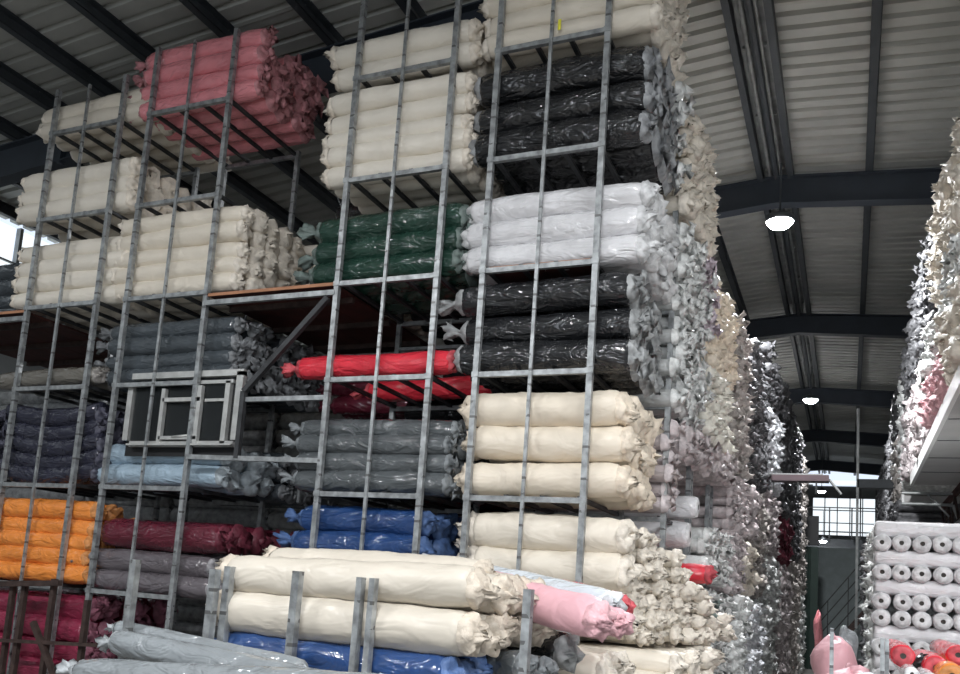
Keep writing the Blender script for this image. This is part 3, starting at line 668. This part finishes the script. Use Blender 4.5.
# ---- aluminium window unit hung in front of the light blue rolls
W = tag(empty('window_unit', (-5.4, 5.9, 1.0)), 'aluminium framed window unit with dark panes propped in front of the light blue rolls', 'window frame')
so = Vector(W.location); yy = 6.03
KW = 6.03 / 5.9
def wb(n, m, x0, x1, z0, z1, y0=yy, y1=yy + .05): fp(MBld().box(x0 * KW, x1 * KW, y0, y1, z0 * KW, z1 * KW), n, m, W, so)
wb('frame_bar', ALU, -6.02, -4.76, 1.665, 1.72); wb('frame_bar', ALU, -6.05, -5.99, 1.10, 1.62); wb('frame_bar', ALU, -5.96, -4.80, 1.04, 1.09); wb('frame_bar', ALU, -4.83, -4.76, 1.10, 1.70)
wb('frame_bar', ALU, -5.98, -4.86, 1.60, 1.63); wb('frame_bar', ALU, -4.94, -4.89, 1.05, 1.62)
wb('inner_frame_bar', ALU, -5.60, -5.18, 1.44, 1.475, yy - .03, yy + .01); wb('inner_frame_bar', ALU, -5.62, -5.58, 1.06, 1.56, yy - .03, yy + .01)
wb('inner_frame_bar', ALU, -5.22, -5.17, 1.05, 1.58, yy - .03, yy + .01); wb('inner_frame_bar', ALU, -5.60, -5.18, 1.10, 1.13, yy - .03, yy + .01)
wb('inner_frame_bar', ALU, -5.15, -4.94, 1.44, 1.465)
for a, b_ in ((-5.97, -5.62), (-5.58, -5.22), (-5.17, -4.93)): wb('pane', GLASS, a, b_, 1.10, 1.60, yy + .015, yy + .025)
wb('back_box', BLACKM, -6.04, -4.74, .96, 1.62, yy + .045, yy + .055)
wb('shelf_lip', ALU, -5.95, -4.78, 1.045, 1.06, yy - .05, yy)
MBld().tube((-5.56 + 5.4, .10, .145), (-5.36 + 5.4, .10, .16), .012, 8).obj('handle', ALU, W, True)

# ---- yellow tape on the top cream stack
p = at(560, 25, 6.0); 
tag(box('tape_strip', YEL, p.x - .012, p.x + .012, 5.985, 5.99, p.z - .05, p.z + .04), 'bright yellow tape strip on a cream roll near the top', 'tape')

# ---- lower right: red rolls, pink bag and stub posts
for (u, v, Yd, r, c, lab) in ((903, 656, 7.2, .085, 'red', 'red roll end with dark core beside the stub posts'), (936, 668, 7.3, .09, 'red', 'red roll with pale core right of the black scrap'), (958, 655, 7.6, .08, 'red', 'red roll at the frame edge above the others'),
                              (952, 676, 7.0, .09, 'orange', 'orange-red roll lowest at the frame edge'), (912, 674, 6.8, .05, 'white', 'small white roll end under the red rolls'), (930, 680, 6.8, .055, 'white', 'small white roll end at the bottom edge')):
    q = at(u, v, Yd); add_roll(Vector((q.x, q.y + .75, q.z)), r, 1.5, c, 'flat', 'puff', lab, 'loose rolls before the crosswise stack', 1e9, 'hard', math.radians(90))
def blob(name, c, s, m, lab, cat, seed=0, par=None, lumps=.12):
    rs = np.random.RandomState(seed); ph = rs.rand(6) * 6.28; V = []; Fc = []; nu, nv = 20, 12
    for j in range(nv + 1):
        for i in range(nu):
            a = 2 * math.pi * i / nu; b = math.pi * j / nv; k = 1 + lumps * math.sin(3 * a + ph[0] + 2 * b) + lumps * .8 * math.sin(5 * b + ph[1] + a) + lumps * .5 * math.sin(7 * a + ph[2])
            V.append((s[0] * k * math.sin(b) * math.cos(a), s[1] * k * math.sin(b) * math.sin(a), s[2] * k * math.cos(b)))
    for j in range(nv):
        for i in range(nu): Fc.append((j * nu + i, j * nu + (i + 1) % nu, (j + 1) * nu + (i + 1) % nu, (j + 1) * nu + i))
    o = bpy.data.objects.new(name, mesh_from(name, V, Fc, m, smooth=True)); o.location = c; COL.objects.link(o)
    return tag(o, lab, cat)
blob('fabric_bundle', at(834, 666, 8.4), (.19, .19, .25), MB['rose'], 'round rose pink fabric bundle behind the lone stub post', 'bundle', 3, lumps=.06)
blob('fabric_bundle', at(850, 700, 7.6), (.22, .2, .24), MB['rose'], 'lower rose pink bundle with white film draped over', 'bundle', 5, lumps=.1)
blob('fabric_bundle', at(864, 688, 7.2), (.13, .12, .10), MB['bright white'], 'crumpled white film bundle on the pink one', 'bundle', 8)
blob('fabric_bundle', at(846, 648, 9.2), (.10, .12, .18), MB['pale grey'], 'pale grey sack standing behind the pink bundle', 'bundle', 9)
blob('fabric_bundle', at(923, 664, 7.5), (.07, .1, .07), MB['black'], 'black cloth scrap between two red rolls', 'bundle', 12)
blob('fabric_bundle', at(818, 632, 12), (.05, .08, .24), MB['pink'], 'slim pink bundle standing by the left racks', 'bundle', 14)
for (u, v, Yd, lab) in ((832, 628, 6.3, 'lone steel stub post in front of the pink bundle'), (882.5, 638, 6.2, 'left steel stub post of the pair before the red rolls'), (887, 639, 6.3, 'right steel stub post of the pair before the red rolls')):
    q = at(u, v, Yd); P = tag(empty('stub_post', (q.x, q.y, FLOOR)), lab, 'post', 'stub posts'); so = Vector(P.location)
    fp(MBld().box(q.x - .012, q.x + .012, q.y - .012, q.y + .012, FLOOR, q.z), 'post', POST, P, so); fp(MBld().box(q.x - .06, q.x + .06, q.y - .06, q.y + .06, FLOOR, FLOOR + .01), 'foot_plate', STEEL, P, so)

# ------------------------------------------------------------------ realise the rolls
LIMIT = 300
ROLLS.sort(key=lambda t: -t[8])
single, mass = ROLLS[:LIMIT], ROLLS[LIMIT:]
names = {'knot': 'film_end', 'tail': 'film_end', 'puff': 'gathered_end', 'flat': 'flat_end'}
for n_, (mtx, r, L, color, eL, eR, lab, grp, pr, bk) in enumerate(single):
    nb = {'body': 8, 'bend': 3, 'hard': 3}[bk]
    o = bpy.data.objects.new('fabric_roll', roll_mesh(bk, n_ % nb, color)); COL.objects.link(o)
    o.matrix_world = mtx @ Matrix.Diagonal((L / LT, r / RT, r / RT, 1))
    tag(o, lab, 'fabric roll', grp)
    for st, sgn in ((eL, -1), (eR, 1)):
        c = bpy.data.objects.new(names[st], roll_mesh(st, rnd.randrange(7), color)); COL.objects.link(c); c.parent = o
        c.matrix_local = Matrix.Translation((sgn * LT / 2, 0, 0)) @ (Matrix.Rotation(math.pi, 4, 'Z') if sgn < 0 else Matrix.Identity(4)) @ Matrix.Rotation(rnd.uniform(0, 6.28), 4, 'X') @ Matrix.Diagonal((LT / L * min(1.3, r / RT) * (1.25 if 'roll ends' in grp else 1), 1.2 if 'roll ends' in grp else 1.03, 1.2 if 'roll ends' in grp else 1.03, 1))
def merge(items, name, lab, cat):
    Vs, loops, starts, mi, off_ = [], [], [], [], 0
    mats = []; ids = {}
    def add(tV, tF, mx, m):
        nonlocal off_
        A_ = np.array(tV) @ np.array(mx.to_3x3()).T + np.array(mx.translation)
        Vs.append(A_)
        if m.name not in ids: ids[m.name] = len(mats); mats.append(m)
        for f in tF: loops.append([q + off_ for q in f]); mi.append(ids[m.name])
        off_ += len(tV)
    for (mtx, r, L, color, eL, eR, *_r) in items:
        b_ = mtx @ Matrix.Diagonal((L / LT, r / RT, r / RT, 1))
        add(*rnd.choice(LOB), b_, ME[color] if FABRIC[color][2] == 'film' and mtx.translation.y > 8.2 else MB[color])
        for st, sgn in ((eL, -1), (eR, 1)):
            right_wall = mtx.translation.x > .5
            if (sgn < 0) != right_wall: continue
            st = 'knot' if st == 'tail' else st
            if mtx.translation.y > 9.8 and st == 'knot' and rnd.random() < .75: st = 'puff'
            e_ = mtx @ Matrix.Translation((sgn * L / 2, 0, 0)) @ (Matrix.Rotation(math.pi, 4, 'Z') if sgn < 0 else Matrix.Identity(4)) @ Matrix.Rotation(rnd.uniform(0, 6.28), 4, 'X') @ Matrix.Diagonal((1.25, r / RT * 1.3, r / RT * 1.3, 1))
            add(*rnd.choice(LOE[st]), e_, ME[color])
    me = mesh_from(name, np.concatenate(Vs), loops, mats, mi, smooth=True)
    o = bpy.data.objects.new(name, me); COL.objects.link(o); return tag(o, lab, cat, kind='stuff')
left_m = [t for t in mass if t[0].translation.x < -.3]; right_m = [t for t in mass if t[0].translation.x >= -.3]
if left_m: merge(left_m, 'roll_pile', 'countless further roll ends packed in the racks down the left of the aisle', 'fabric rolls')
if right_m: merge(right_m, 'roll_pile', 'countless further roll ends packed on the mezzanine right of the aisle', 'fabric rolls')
print('ROLLS', len(ROLLS), 'always', sum(1 for t in ROLLS if t[8] > 1e8))
